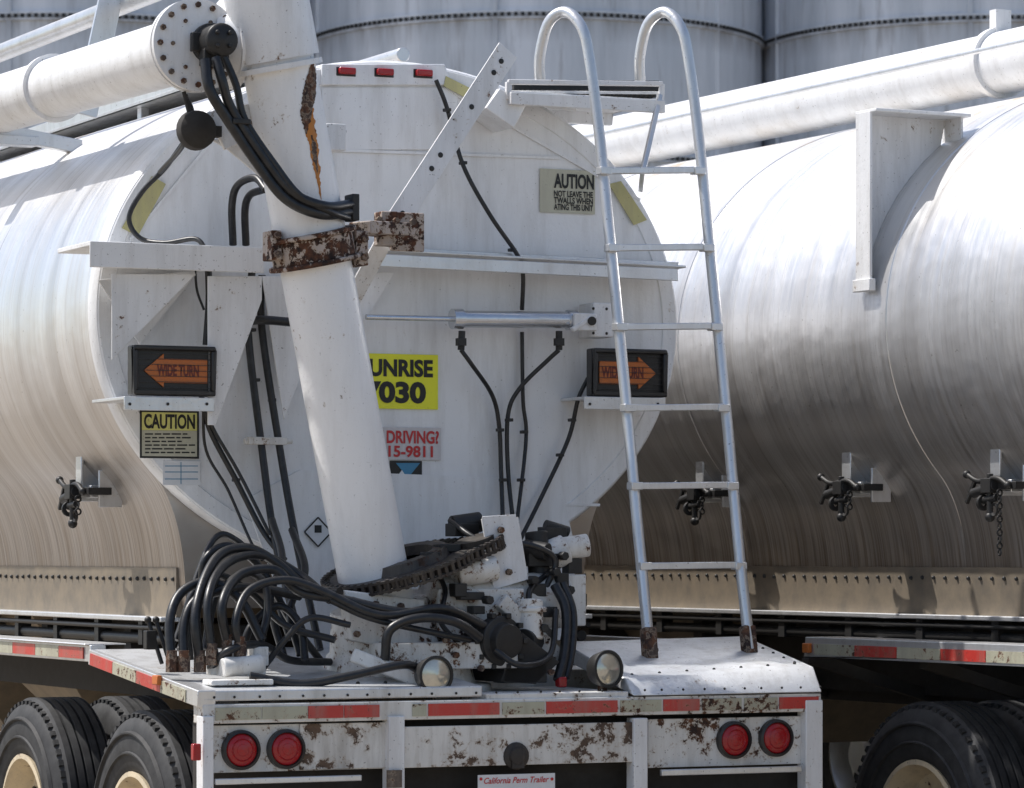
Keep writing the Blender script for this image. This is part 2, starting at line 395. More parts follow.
for x,y in ((347,71),(385,72),(424,73)):
    a=p(x,y,VE-.03);Geo().box(a,(.07,.03,.026)).done('clearance_lamp','lens',T1,.006)
    Geo().box(a+Vector((0,.018,-.002)),(.085,.02,.036)).done('clearance_base','ribbed',T1,.003)
a=T1.at(157,680,u=UL-.03);Geo().box(a,(.02,.06,.035)).done('side_marker','amber',T1,.004)
a=T1.at(196,752,u=UL-.03);Geo().box(a,(.03,.03,.06)).done('side_reflector','lens',T1,.004)
decal('licence_plate',(478,773,555,800),-.02,'labw',.003)
text('plate_text','California Perm Trailer',(484,776,549,784),-.022,'redink',.012,.35)
g=Geo();a=p(481,779,-.022);b=p(552,779,-.022)
for q in (a,b): g.sphere(q,.006,8)
g.done('plate_bolts','redink',T1)
c=p(516,756,0);g=Geo();g.lathe(c,(0,-1,0),[(0,.052),(.008,.05),(.012,.035),(.022,.03),(.024,0)],24);g.box(c+Vector((0,-.01,-.03)),(.05,.02,.03));g.done('coupler_cap','oily',T1)
# ---------------------------------------------------------------- head fittings
V=VE-.004
g=Geo()
g.prism([p(245,500,VE-.012),p(300,470,VE-.012),p(560,480,VE-.012),p(578,560,VE-.012),p(560,640,VE-.012),p(300,650,VE-.012)],(0,.01,0))
g.done('lower_apron','white',T1)
g=Geo();g.prism([p(322,64,VE-.02),p(445,64,VE-.02),p(452,85,VE-.02),p(322,85,VE-.02)],(0,.06,0))
g.prism([p(322,87,VE-.008),p(460,87,VE-.008),p(452,150,VE-.008),(p(322,150,VE-.008))],(0,.008,0))
g.done('lamp_board','white',T1,.004)
g=Geo()
for (x0,y0,x1,y1) in ((330,150,560,158),(300,500,600,505),(445,88,640,200),(250,95,130,240)):
    g.bar(p(x0,y0,V-.003),p(x1,y1,V-.003),.012,.005)
g.done('head_stiffeners','white',T1,.001)
g=Geo()
g.bar(p(356,250,1.10),p(678,268,1.10),.010,.15,up=(0,1,0));
a=p(356,259,1.03);b=p(678,275,1.03);g.bar(a,b,.050,.008,up=(0,1,0))
g.bar(p(356,249,1.16),p(678,266,1.16),.03,.02,up=(0,1,0))
g.done('rear_walkway_rail','alu',T1,.003)
g=Geo()
a=p(88,250,.82);b=p(262,250,.82)
g.bb(a.x,b.x,.80,1.19,b.z-.01,b.z+.008);g.bb(a.x,b.x,.795,.805,b.z-.09,b.z+.008)
g.done('shelf','whitec',T1,.003)
g=Geo()
g.prism([p(112,274,.85),p(196,274,.85),p(112,360,.85)],(0,.008,0))
g.prism([p(98,280,1.15),p(200,270,1.15),p(140,345,1.15)],(0,.01,0))
g.done('gusset_left','whitec',T1,.002)
g=Geo();g.prism([p(208,276,.84),p(262,276,.84),p(262,300,.84),p(216,425,.84),(p(208,425,.84))],(0,.008,0))
g.prism([p(262,276,1.1),p(340,276,1.1),p(284,420,1.1)],(0,.008,0))
g.prism([p(356,272,1.1),p(395,272,1.1),p(360,330,1.1)],(0,.008,0));g.done('gusset_right','whitec',T1,.002)
g=Geo();a=p(508,50,.80);b=p(383,243,.72);g.bar(a,b,.095,.008);
d=(b-a).normalized();sd=d.cross(Vector((0,1,0)))*.045
g.bar(a+sd+Vector((0,.03,0)),b+sd+Vector((0,.03,0)),.008,.06);g.bar(p(383,243,.74),p(352,300,.9),.07,.01)
g.done('diagonal_brace','whitec',T1,.002)
g=Geo()
for t in (.06,.12,.3,.55,.62,.85,.95): q=a.lerp(b,t)+Vector((0,-.006,0));g.lathe(q,(0,-1,0),[(0,.011),(.001,0)],14)
g.done('brace_holes','dark',T1)
Geo().prism([p(486,108,1.0),p(500,88,1.0),p(527,104,1.0),p(514,128,1.0)],(0,.2,0)).done('hood_step','white',T1,.004)
quad('tape_a',[(122,228),(138,236),(166,184),(152,176)],V-.008,'yelold')
quad('tape_b',[(609,184),(621,181),(647,220),(634,225)],V-.008,'yelold')
quad('tape_c',[(446,76),(476,91),(472,101),(444,86)],V-.02,'yelold')
g=Geo();g.cyl(p(455,319,1.05),p(575,320,1.05),.034);g.cyl(p(452,319,1.05),p(462,319,1.05),.041);g.cyl(p(366,317,1.05),p(455,319,1.05),.011)
g.cyl(p(567,320,1.05),p(576,320,1.05),.041)
g.done('hydraulic_cylinder','chrome',T1)
g=Geo();g.box(p(596,321,1.10),(.09,.14,.14));g.bar(p(572,330,1.0),p(590,318,1.0),.02,.03);g.box(p(585,322,1.0),(.10,.02,.07));g.done('cylinder_mount','whitec',T1,.005)
g=Geo();g.cyl(p(592,321,1.02),p(592,321,.975),.018);g.cyl(p(462,331,1.05),p(461,350,1.05),.014);g.cyl(p(559,331,1.05),p(559,350,1.05),.014);g.box(p(461,342,1.04),(.035,.03,.03));g.box(p(559,342,1.04),(.035,.03,.03))
for dx,dz in ((-.03,.05),(.03,.05),(-.03,-.05),(.03,-.05)): g.sphere(p(600,321,1.03)+Vector((dx,-.0,dz)),.006,8)
g.done('cylinder_ports','dark',T1)
def arrow_box(x0,x1,y0,y1,left,v):
    a=p(x0,y1,v);b=p(x1,y0,v);W=b.x-a.x;H=b.z-a.z
    g=Geo();g.bb(a.x,b.x,v,v+.055,a.z,b.z)
    for (ua,ub,za,zb) in ((a.x,b.x,b.z-.018,b.z),(a.x,b.x,a.z,a.z+.018),(a.x,a.x+.018,a.z+.018,b.z-.018),(b.x-.018,b.x,a.z+.018,b.z-.018)): g.bb(ua,ub,v-.025,v+.001,za,zb)
    g.done('turn_signal_box','ribbed',T1,.006)
    zc=(a.z+b.z)/2;u0=a.x+.045;u1=b.x-.03
    pts=[(u0,zc),(u0+.08,zc+H*.34),(u0+.08,zc+H*.24),(u1,zc+H*.24),(u1,zc-H*.24),(u0+.08,zc-H*.24),(u0+.08,zc-H*.34)]
    if not left: pts=[(a.x+b.x-q,z) for q,z in pts][::-1]
    Geo().prism([Vector((q,v-.008,z)) for q,z in pts],(0,.01,0)).done('turn_signal_arrow','amber',T1,.001)
    g=Geo()
    for k in range(7): zz=a.z+.03+(H-.06)*k/6;g.bb(a.x+.018,b.x-.018,v-.016,v-.0115,zz-.0010,zz+.0010)
    g.done('turn_signal_louvres','ribbed',T1)
    cx=(x0+x1)/2+(6 if left else -5);cy=(y0+y1)/2
    text('turn_signal_text','WIDE TURN',(cx-22,cy-6,cx+20,cy+5),v-.0095,'amberd',.04)
arrow_box(132,214,347,395,True,.84)
arrow_box(592,665,350,396,False,1.0)
g=Geo();a=p(124,410,.82);b=p(214,398,.82);g.bb(a.x,b.x,.82,1.2,b.z-.012,b.z);g.bb(a.x,b.x,.815,.825,a.z,b.z)
a=p(584,409,.98);b=p(665,398,.98);g.bb(a.x,b.x,.98,1.2,b.z-.012,b.z);g.bb(a.x,b.x,.975,.985,a.z,b.z);g.done('signal_brackets','alu',T1,.002)
g=Geo()
for x in (130,168,207,590,658): g.sphere(p(x,404,.812 if x<300 else .972),.006,8)
g.done('bracket_bolts','dark',T1)
decal('caution_label',(140,411,199,458),V-.004,'blk',.003)
decal('caution_label_face',(142,431,197,456),V-.0055,'tanlab',.001)
decal('caution_label_head',(142,413,197,430),V-.0055,'yelhd',.001)
text('caution_text','CAUTION',(144,414.5,195,428.5),V-.0065,'blk',.035)
g=Geo()
for k in range(6):
    x=145
    while x<random.uniform(180,194):
        x2=x+random.uniform(4,11);g.bar(p(x,434+k*3.7,V-.0065),p(min(x2,195),434+k*3.7,V-.0065),.0055,.0006);x=x2+1.6
g.done('caution_small_print','blk',T1)
decal('spec_label',(163,461,200,485),V-.004,'labw')
g=Geo()
for yy in (466,472,479): g.bar(p(165,yy,V-.0055),p(198,yy,V-.0055),.003,.0006)
g.bar(p(181,462,V-.0055),p(181,484,V-.0055),.0006,.003,up=(1,0,0));g.done('spec_label_lines','blue',T1)
decal('unit_number_label',(350,355,438,408),V-.004,'yel')
text('unit_name','SUNRISE',(360,360,433,376),V-.0065,'blk',.04)
text('unit_number','7030',(364,382,426,403),V-.0065,'blk',.045)
decal('driving_label',(345,428,441,459),V-.004,'pink')
text('driving_text','MY DRIVING?',(366,431,439,443),V-.0065,'redink',.03)
text('driving_phone','415-9811',(378,446,433,457),V-.0065,'redink',.03)
decal('maker_label',(390,461,422,498),V-.004,'blk')
quad('maker_mark_a',[(396,463),(420,463),(408,478)],V-.0062,'blue',.001)
quad('maker_mark_b',[(396,478),(402,470),(412,486),(420,476),(420,487),(396,487)],V-.0066,'labw',.001)
decal('caution_label_right',(540,171,595,212),V-.004,'tanlab')
text('caution_r1','AUTION',(554,175,594,188),V-.0065,'blk',.035)
for i,s in enumerate(('NOT LEAVE THE','TWALLS WHEN','ATING THIS UNIT')): text('caution_r_line',s,(554,192+i*6.6,593,196.5+i*6.6),V-.0065,'blk',.03)
c=p(318,532,VE-.02);sz=.058
Geo().prism([c+Vector((0,0,sz)),c+Vector((sz,0,0)),c+Vector((0,0,-sz)),c+Vector((-sz,0,0))],(0,.003,0)).done('diamond_label','labw',T1)
g=Geo()
for k in range(4):
    A=[c+Vector((0,-.001,sz)),c+Vector((sz,-.001,0)),c+Vector((0,-.001,-sz)),c+Vector((-sz,-.001,0))];g.bar(A[k],A[(k+1)%4],.006,.0008)
g.box(c+Vector((0,-.001,.012)),(.03,.001,.03));g.done('diamond_label_border','blk',T1)
g=Geo()
def H(pts,r): g.sweep([p(x,y,v) for x,y,v in pts],r)
H([(436,80,1.15),(447,108,1.15),(463,165,1.12),(490,215,1.1),(518,256,1.12),(523,275,1.12),(522,310,1.15)],.009)
H([(461,350,1.05),(472,365,1.05),(492,395,1.12),(499,425,1.15),(501,470,1.15),(503,525,1.1)],.009)
H([(559,350,1.05),(548,360,1.08),(520,388,1.13),(508,415,1.15),(508,470,1.15),(514,530,1.1)],.009)
H([(522,332,1.17),(523,400,1.17),(526,440,1.17),(516,530,1.1)],.008)
H([(588,378,1.1),(578,400,1.12),(568,440,1.15),(540,500,1.15),(520,540,1.1)],.009)
H([(184,142,1.0),(165,168,1.05),(142,192,1.1),(129,218,1.12),(140,238,1.1),(165,243,1.0),(195,239,.9),(206,250,.85)],.010)
H([(200,390,1.1),(210,430,1.12),(236,480,1.1),(262,530,1.05),(285,560,.95)],.011)
H([(206,412,1.1),(215,432,1.1),(240,475,1.08),(270,535,1.0)],.007)
H([(203,400,1.1),(206,450,1.14),(228,490,1.12),(250,540,1.05),(262,560,.9)],.006)
H([(208,262,1.1),(209,300,1.1),(206,345,1.1)],.014)
H([(233,245,1.1),(232,205,1.05),(238,185,1.0),(255,178,.9),(266,190,.8)],.015)
H([(246,245,1.1),(245,210,1.05),(250,195,1.0),(262,190,.9)],.015)
H([(252,270,1.12),(248,330,1.14),(262,450,1.1),(275,540,1.0),(300,640,.8)],.015)
H([(262,275,1.12),(262,330,1.14),(280,450,1.1),(296,540,1.0),(320,650,.8)],.015)
H([(240,322,1.1),(262,320,1.0),(290,322,1.0)],.018)
H([(195,265,1.15),(197,290,1.16),(204,310,1.15)],.005)
g.done('rear_hoses','hose',T1)
g=Geo()
for x,y in ((252,330),(268,440),(463,163),(512,250),(572,420),(524,432),(509,420),(208,418),(447,110),(500,430),(560,455),(503,480),(521,480),(256,380),(272,400),(236,480)): g.box(p(x,y,1.13),(.024,.035,.013))
g.done('hose_clips','dark',T1,.002)
g=Geo();g.box(p(266,441,1.1),(.16,.05,.03));g.cyl(p(244,441,1.1),p(292,441,1.1),.012);g.done('hose_clamp_bar','whiteh',T1,.003)
# ---------------------------------------------------------------- ladder
g=Geo()
def lad(pts): g.sweep([p(*q) for q in pts],.0225,14)
lad([(540,82,1.12),(540,55,1.1),(549,22,1.05),(566,12,.98),(582,28,.9),(590,62,.87),(600,140,.82),(612,260,.72),(626,400,.6),(638,530,.48),(650,655,.36)])
lad([(640,82,1.12),(640,55,1.1),(648,24,1.05),(665,12,.98),(681,28,.9),(689,62,.87),(699,140,.82),(711,260,.72),(727,420,.58),(740,560,.44),(750,650,.36)])
R=[(171,603,699),(248,611,708),(327,619,716),(408,627,723),(486,634,732),(566,643,740)]
for y,x0,x1 in R:
    t=(y-62)/(655-62);v=.87+(.36-.87)*t;g.bar(p(x0,y,v),p(x1,y-1,v),.026,.032)
    for xx in (x0+1,x1-1): g.box(p(xx,y,v),(.050,.048,.030))
g.bar(p(660,95,1.0),p(643,170,.86),.02,.02);g.bar(p(643,170,.86),p(641,190,1.18),.02,.02)
g.done('ladder','alu',T1,.003)
g=Geo();g.bar(p(648,628,.385),p(651,672,.35),.052,.052,up=(1,0,0));g.bar(p(747,626,.385),p(751,668,.35),.052,.052,up=(1,0,0))
g.box(p(650,677,.34),(.10,.08,.012));g.box(p(751,673,.34),(.10,.08,.012))
for x,y in ((650,650),(749,645)): g.cyl(p(x-8,y,.36),p(x+8,y,.36),.012,seg=6)
g.done('ladder_feet','rust',T1,.006)
g=Geo();a=p(508,100,1.0);b=p(662,100,1.0)
g.bb(a.x,b.x,.97,1.0,a.z-.02,a.z+.03);g.bb(a.x,b.x,1.45,1.48,a.z-.02,a.z+.03)
g.bb(a.x,b.x,1.0,1.45,a.z+.03,a.z+.038)
g.bar(p(508,82,1.0),p(662,84,1.0),.02,.02);g.bar(p(508,82,1.0),p(508,100,1.0),.02,.02);g.bar(p(662,84,1.0),p(661,102,1.0),.02,.02)
g.bar(p(575,108,1.1),p(500,95,1.1),.03,.03);g.bar(p(508,92,1.02),p(662,93,1.02),.012,.012)
g.done('top_platform','whitec',T1,.003)
g=Geo()
a0=p(515,88,1.02);b0=p(655,89,1.02)
for k in range(30):
    q=a0.lerp(b0,k/29);g.box(q+Vector((0,.1,-.02)),(.010,.2,.03))
g.bar(p(513,86,1.26),p(658,87,1.26),.05,.02)
g.done('platform_grip_teeth','dark',T1)
# ---------------------------------------------------------------- auger tube
B0=p(380,612,.50);B1=p(246,-110,.36);AX=(B1-B0).normalized()
g=Geo();rt=.136;g.cyl(B0,B1,rt,seg=48)
g.done('auger_tube','tube',T1)
def along(py):
    lo,hi=0,1
    for _ in range(40):
        m=(lo+hi)/2;q=B0.lerp(B1,m);w=T1.o+T1.r*q.x+T1.f*q.y+Vector((0,0,q.z));y=HZ-(w.z-CAM.z)/w.y*F
        if y>py: lo=m
        else: hi=m
    return B0.lerp(B1,lo)
c=along(248);X=AX.cross(Vector((0,1,0))).normalized()
g=Geo();g.lathe(c-AX*.05,AX,[(0,rt),(0,rt+.022),(.09,rt+.022),(.09,rt)],40);g.lathe(c-AX*.065,AX,[(0,rt),(0,rt+.04),(.018,rt+.04),(.018,rt)],40);g.lathe(c+AX*.04,AX,[(0,rt),(0,rt+.04),(.018,rt+.04),(.018,rt)],40)
g.box(c+Vector((.17,-.02,0)),(.05,.12,.13));g.box(p(386,229,.62),(.07,.08,.13));g.box(p(407,232,.68),(.14,.02,.15));g.bar(p(360,228,.5),p(400,230,.66),.05,.1)
g.box(c+Vector((-.17,-.02,0)),(.04,.10,.11))
g.done('tube_collar','collar',T1,.005)
g=Geo()
for s in (-1,1):
    for k in (-1,1): q=c+Vector((s*.175,-.08,k*.035));g.cyl(q,q+Vector((0,-.02,0)),.014,seg=6)
for s in (0,1,2): q=p(378+s*17,220+s,.57);g.cyl(q,q+Vector((0,-.02,0)),.013,seg=6)
g.done('collar_bolts','rust',T1)
dc=p(197,45,.42)
g=Geo();g.lathe(dc,(0,-1,0),[(-.05,0),(-.05,.172),(-.03,.172),(-.028,.15),(-.015,.15),(-.015,.172),(.006,.172),(.008,.165),(.008,0)],56)
g.done('flange_disc','pipe',T1,.0)
g=Geo()
for k in range(16):
    a=2*math.pi*k/16;q=dc+Vector((math.cos(a)*.148,-.008,math.sin(a)*.148));g.cyl(q,q+Vector((0,-.012,0)),.011,seg=6)
for k in range(6):
    a=2*math.pi*k/6;q=dc+Vector((math.cos(a)*.098,-.008,math.sin(a)*.098));g.cyl(q,q+Vector((0,-.008,0)),.008,seg=6)
g.done('flange_bolts','rust',T1)
g=Geo();m0=p(210,44,.41);g.lathe(m0,(0,-1,0),[(0,.075),(.03,.075),(.035,.062),(.13,.062),(.14,.05),(.145,0)],28)
g.box(m0+Vector((0,-.03,0)),(.17,.03,.07));g.box(m0+Vector((-.03,-.06,-.06)),(.05,.06,.06));g.box(m0+Vector((.02,-.06,-.07)),(.05,.05,.05))
for k in range(4): g.cyl(m0+Vector((.035*math.cos(k*1.57+.8),-.14,.035*math.sin(k*1.57+.8))),m0+Vector((.035*math.cos(k*1.57+.8),-.155,.035*math.sin(k*1.57+.8))),.009,seg=6)
g.done('auger_motor','dark',T1,.004)
g=Geo()
pa=Vector((dc.x,.45,dc.z));pb=Vector((dc.x,11,dc.z+.22));g.cyl(pa+Vector((0,.02,0)),pb,.122,seg=40)
g.lathe(Vector((dc.x,2.1,dc.z+.035)),(0,1,0),[(0,.12),(0,.14),(.04,.14),(.04,.12)],40)
g.done('folded_auger_pipe','pipe',T1)
g=Geo();g.cyl(Vector((dc.x+.12,.50,dc.z+.02)),along(45)+Vector((0,.02,0)),.13,.15,seg=32);g.lathe(Vector((dc.x+.14,.49,dc.z+.02)),(1,0,.1),[(0,.12),(0,.17),(.025,.17),(.025,.12)],40)
g.cyl(along(60),along(-60),.158,seg=40);g.lathe(along(70),AX,[(0,.1),(0,.165),(.02,.165),(.02,.1)],40);g.done('elbow_housing','pipe',T1)
g=Geo();g.prism([p(212,140,.5),p(262,128,.5),p(280,178,.5),p(276,190,.5),p(228,150,.5)],(0,.01,0));g.box(p(332,138,.5),(.08,.09,.10));g.prism([p(300,170,.45),p(335,160,.45),p(335,232,.45),p(312,232,.45)],(0,.06,0))
g.prism([p(208,112,.45),p(268,100,.45),p(268,132,.45),p(225,150,.45)],(0,.02,0));g.done('tube_brackets','whitec',T1,.004)
yv=AX.cross(X).normalized()
def ang(fr):
    tgt=Vector((fr,-math.sqrt(max(0,1-fr*fr)),0))
    return math.atan2(tgt.dot(yv),tgt.dot(X))
def patch(y0,y1,prof,name,mat,seed,rr,nn=48):
    g=Geo();a=along(y1);b=along(y0);m=12;ts=[];rd=random.Random(seed);jl=jr=0
    for i in range(nn+1):
        t=i/nn
        for k in range(len(prof)-1):
            if prof[k][0]<=t<=prof[k+1][0]:
                w=(t-prof[k][0])/(prof[k+1][0]-prof[k][0]);l=prof[k][1]*(1-w)+prof[k+1][1]*w;r=prof[k][2]*(1-w)+prof[k+1][2]*w
        jl=jl*.6+rd.uniform(-.03,.03);jr=jr*.6+rd.uniform(-.03,.03);e=min(1,(r-l)*8)
        l+=jl*e;r+=jr*e;r=max(r,l+.002)
        q=a.lerp(b,t)
        for k in range(m+1):
            an=ang(min(.97,l+(r-l)*k/m));ts.append(q+(X*math.cos(an)+yv*math.sin(an))*(rt+rr))
    fs=[(i*(m+1)+k,i*(m+1)+k+1,(i+1)*(m+1)+k+1,(i+1)*(m+1)+k) for i in range(nn) for k in range(m)]
    g.add(ts,fs);return g.done(name,mat,T1)
# camera sees the tube from its right side, so its visible middle sits near fraction .40
patch(112,202,[(0,.10,.11),(.3,.04,.22),(.7,.0,.34),(1,.05,.40)],'rust_run','orange',3,.0010)
patch(68,136,[(0,.0,.03),(.2,-.05,.26),(.5,.05,.55),(.8,.36,.78),(1,.62,.76)],'rust_patch','rust',1,.0018)
patch(138,176,[(0,.12,.13),(.5,.08,.26),(1,.16,.2)],'rust_run_core','rust',5,.0018,24)
g=Geo();k0=p(197,130,.42);g.lathe(k0,(0,-1,0),[(-.04,0),(-.05,.06),(-.02,.075),(.02,.07),(.045,.04),(.05,0)],24);g.box(k0+Vector((.06,.03,.0)),(.08,.05,.04));g.cyl(k0+Vector((-.02,0,.02)),p(184,92,.45),.008);g.done('bumper_knob','under',T1)
g=Geo()
H([(205,60,.28),(210,90,.25),(228,120,.26),(255,160,.26),(285,198,.24),(320,214,.24),(350,212,.34)],.020)
H([(216,58,.28),(222,80,.25),(232,110,.26),(262,155,.25),(292,192,.23),(325,206,.23),(352,204,.34)],.018)
H([(222,52,.3),(236,85,.28),(245,120,.27),(275,165,.24),(300,196,.22),(330,212,.24),(348,218,.32)],.014)
H([(185,95,.5),(192,115,.5),(183,145,.6),(160,172,.9)],.010)
g.done('motor_hoses','hose',T1)
g=Geo();g.box(p(352,208,.36),(.03,.08,.10));g.box(p(240,122,.26),(.07,.05,.02));g.done('motor_hose_straps','dark',T1,.004)
# ---------------------------------------------------------------- turret machinery
g=Geo();
g.lathe(B0-AX*.02,AX,[(-.25,0),(-.25,.30),(-.22,.30),(-.20,.24),(-.02,.20),(.0,.19),(.05,.19),(.055,rt)],44)
g.lathe((B0.x+.08,.52,1.13),(0,0,1),[(0,0),(0,.36),(.03,.36),(.035,.30),(.14,.27),(.2,.2),(.2,0)],44)
g.box(p(440,655,.30),(.55,.22,.10));g.box(p(520,600,.62),(.42,.32,.20));g.box(p(468,612,.45),(.36,.25,.18))
g.prism([p(345,590,.30),p(425,600,.30),p(420,655,.30),p(352,640,.30)],(0,.08,0))
g.cyl(p(430,605,.42),p(560,600,.5),.11,seg=30);g.cyl(p(562,549,.5),p(588,545,.48),.045);g.cyl(p(540,560,.52),p(566,549,.5),.06)
g.lathe(p(470,570,.55),AX,[(-.08,0),(-.08,.16),(.05,.16),(.06,.13),(.06,0)],32)
g.bar(p(352,655,.2),p(440,690,.1),.05,.06);g.bar(p(500,600,.3),p(560,660,.3),.06,.05)
g.cyl(p(455,575,.35),p(495,568,.35),.05);g.cyl(p(530,600,.3),p(530,640,.28),.05);g.lathe(p(530,612,.3),(0,0,1),[(0,.04),(0,.065),(.02,.065),(.02,.04)],24)
g.done('turret_housing','whiteh',T1,.006)
g=Geo()
g.prism([p(482,519,.38),p(516,517,.38),p(526,580,.36),p(494,590,.36)],(0,.012,0));g.prism([p(482,519,.38),p(516,517,.38),p(516,517,.62),p(482,519,.62)],(0,0,.01));g.prism([p(516,517,.38),p(526,580,.36),p(526,580,.55),p(516,517,.55)],(.01,0,0))
g.done('motor_guard','whitec',T1,.004)
g=Geo();tilt=(AX+Vector((-.08,-.03,0))).normalized();rc=p(400,568,.50)
xr=tilt.cross(Vector((0,1,0))).normalized();yr=tilt.cross(xr)
g.lathe(rc,tilt,[(-.015,.13),(-.015,.272),(.015,.272),(.015,.13)],60)
g.lathe(rc,tilt,[(.014,.13),(.05,.14),(.05,.19),(.014,.2)],48)
for k in range(60):
    a=2*math.pi*k/60;d=xr*math.cos(a)+yr*math.sin(a);g.box(rc+d*.282,(.026,.014,.028),(d,tilt.cross(d),tilt))
sc2=p(476,543,.42);g.lathe(sc2,tilt,[(-.02,0),(-.02,.075),(.02,.075),(.02,0)],24)
g.done('slew_ring','oily',T1)
g=Geo()
cp=[];NR=46
e1=(sc2-rc)-tilt*(sc2-rc).dot(tilt);ph=math.atan2(e1.dot(yr),e1.dot(xr))
for k in range(NR+1):
    a=ph+.55+(2*math.pi-1.1)*k/NR;cp.append(rc+(xr*math.cos(a)+yr*math.sin(a))*.298)
s2=sc2-tilt*(sc2-rc).dot(tilt)
for k in range(9):
    a=ph-.75+1.5*k/8;cp.append(s2+(xr*math.cos(a)+yr*math.sin(a))*.10)
L=cp+[cp[0]];res=[]
for i in range(len(L)-1):
    d=L[i+1]-L[i];ln=d.length;m=max(1,round(ln/.030))
    for k in range(m): res.append((L[i]+d*(k/m),d.normalized()))
for q,t in res:
    d=tilt.cross(t)
    for s in (-1,1): g.box(q+tilt*.018*s,(.009,.034,.018),(tilt,t,d)) 
    g.cyl(q-tilt*.026,q+tilt*.026,.009,seg=8)
g.done('drive_chain','oily',T1)
g=Geo()
hub=p(498,641,.22);g.lathe(hub,(.25,-1,0),[(-.12,.07),(-.02,.075),(-.02,.095),(.03,.095),(.035,.07),(.07,.065),(.075,0)],28)
for k in range(10):
    a=2*math.pi*k/10;g.box(hub+Vector((.1*math.cos(a),-.01,.1*math.sin(a))),(.02,.05,.02))
g.cyl(p(523,642,.25),p(545,640,.4),.05);g.cyl(p(452,526,.6),p(480,522,.6),.04);g.box(p(462,530,.6),(.10,.1,.05))
g.box(p(520,672,.25),(.18,.1,.08));g.box(p(470,596,.3),(.1,.05,.03));g.cyl(p(525,548,.5),p(548,552,.42),.035);g.box(p(150,640,.5),(.04,.04,.07))
for x in (148,156): g.cyl(p(x,620,.6),p(x+14,664,.55),.008);g.sphere(p(x,620,.6),.014)
# hydraulic motor, manifold and fittings beside the guard
g.cyl(p(536,532,.52),p(540,575,.5),.045);g.box(p(538,560,.5),(.13,.11,.05));g.box(p(552,536,.56),(.09,.08,.07));g.cyl(p(545,525,.55),p(568,532,.55),.022)
for x,y,v,a,b in ((535,590,.4,.07,.05),(572,566,.5,.06,.06),(560,582,.42,.05,.07),(447,548,.42,.09,.03),(430,556,.36,.06,.03),(470,556,.34,.07,.04),(458,590,.3,.05,.05),(545,612,.35,.08,.04),(578,600,.5,.05,.05),(476,610,.28,.05,.03)):
    g.box(p(x,y,v),(a,.06,b))
for x,y,v in ((530,580,.38),(552,572,.40),(566,590,.42),(447,570,.32),(485,600,.28),(540,628,.28),(560,556,.46)):
    q=p(x,y,v);g.cyl(q,q+Vector((0,-.05,0)),.018,seg=6)
g.done('turret_motor','dark',T1,.003)
g=Geo();g.prism([p(522,632,.2),p(560,662,.2),p(536,684,.2),p(500,682,.2)],(0,.3,0));g.done('turret_foot','under',T1,.004)
g=Geo()
for k in range(20):
    a=2*math.pi*k/20;d=X*math.cos(a)+yv*math.sin(a);q=B0-AX*.235+d*.27;g.cyl(q,q+AX*.03,.014,seg=6)
for x,y,v in ((352,600,.29),(375,604,.29),(400,606,.29),(418,610,.29),(356,634,.29),(380,645,.29),(405,650,.29),(500,530,.37),(508,572,.355),(470,600,.3),(445,640,.18),(455,655,.18),(480,668,.18),(550,672,.15)):
    q=p(x,y,v);g.cyl(q,q+Vector((0,-.018,0)),.013,seg=6)
g.done('turret_bolts','rust',T1)
def worklamp(px,py,v,dirn):
    c=p(px,py,v);Geo().lathe(c,dirn,[(-.08,0),(-.08,.03),(-.05,.06),(.0,.072),(.012,.072),(.014,.062),(.006,.06)],32).done('work_lamp_body','dark',T1)
    Geo().lathe(c,dirn,[(.006,.06),(.012,.045),(.016,0)],32).done('work_lamp_glass','glass',T1)
    Geo().box(c+Vector((0,.04,-.07)),(.02,.04,.06)).done('work_lamp_bracket','rust',T1)
worklamp(435,675,.02,(.1,-1,.0));worklamp(607,669,.06,(.25,-1,.05))
g=Geo();g.box(p(240,666,.25),(.16,.12,.07));g.cyl(p(222,668,.2),p(262,664,.2),.035);g.cyl(p(236,640,.25),p(236,670,.25),.03);g.cyl(p(214,652,.3),p(214,675,.3),.028);g.box(p(258,656,.3),(.06,.07,.07))
g.box(p(238,682,.12),(.24,.10,.02));g.done('valve_block','whiteh',T1,.005)
g=Geo()
H([(172,668,.30),(170,620,.35),(182,592,.4),(210,582,.4),(240,600,.35),(262,640,.3)],.018)
H([(184,668,.28),(184,625,.32),(196,600,.35),(225,590,.35),(255,588,.4),(300,596,.45)],.018)
H([(200,666,.28),(196,610,.3),(215,560,.45),(245,548,.5),(275,562,.5),(310,590,.45),(340,592,.3)],.019)
H([(212,655,.25),(208,600,.28),(225,565,.42),(260,555,.5),(300,575,.5),(330,600,.3)],.017)
H([(228,645,.25),(222,605,.25),(240,575,.35),(275,570,.35),(300,592,.3),(345,600,.24),(400,612,.18),(450,612,.18),(490,628,.2)],.018)
H([(240,648,.22),(236,620,.22),(250,590,.28),(285,580,.28),(320,590,.25),(380,615,.18),(440,608,.16),(478,622,.2)],.016)
H([(250,676,.12),(300,684,.08),(350,676,.05),(400,665,.05),(420,668,.1)],.016)
H([(180,650,.5),(200,600,.6),(205,560,.6),(230,546,.6),(262,570,.55),(290,620,.5),(320,660,.5)],.015)
H([(258,650,.3),(268,610,.35),(262,580,.4),(240,575,.45),(215,600,.5),(205,650,.45)],.015)
H([(284,658,.4),(270,600,.5),(282,560,.6),(272,520,.8)],.015)
H([(300,655,.4),(290,610,.5),(305,570,.6),(292,530,.9)],.015)
H([(385,660,.15),(390,630,.14),(420,618,.12),(455,622,.12),(480,638,.15)],.018)
H([(555,585,.35),(566,610,.3),(565,650,.25),(558,680,.2)],.020)
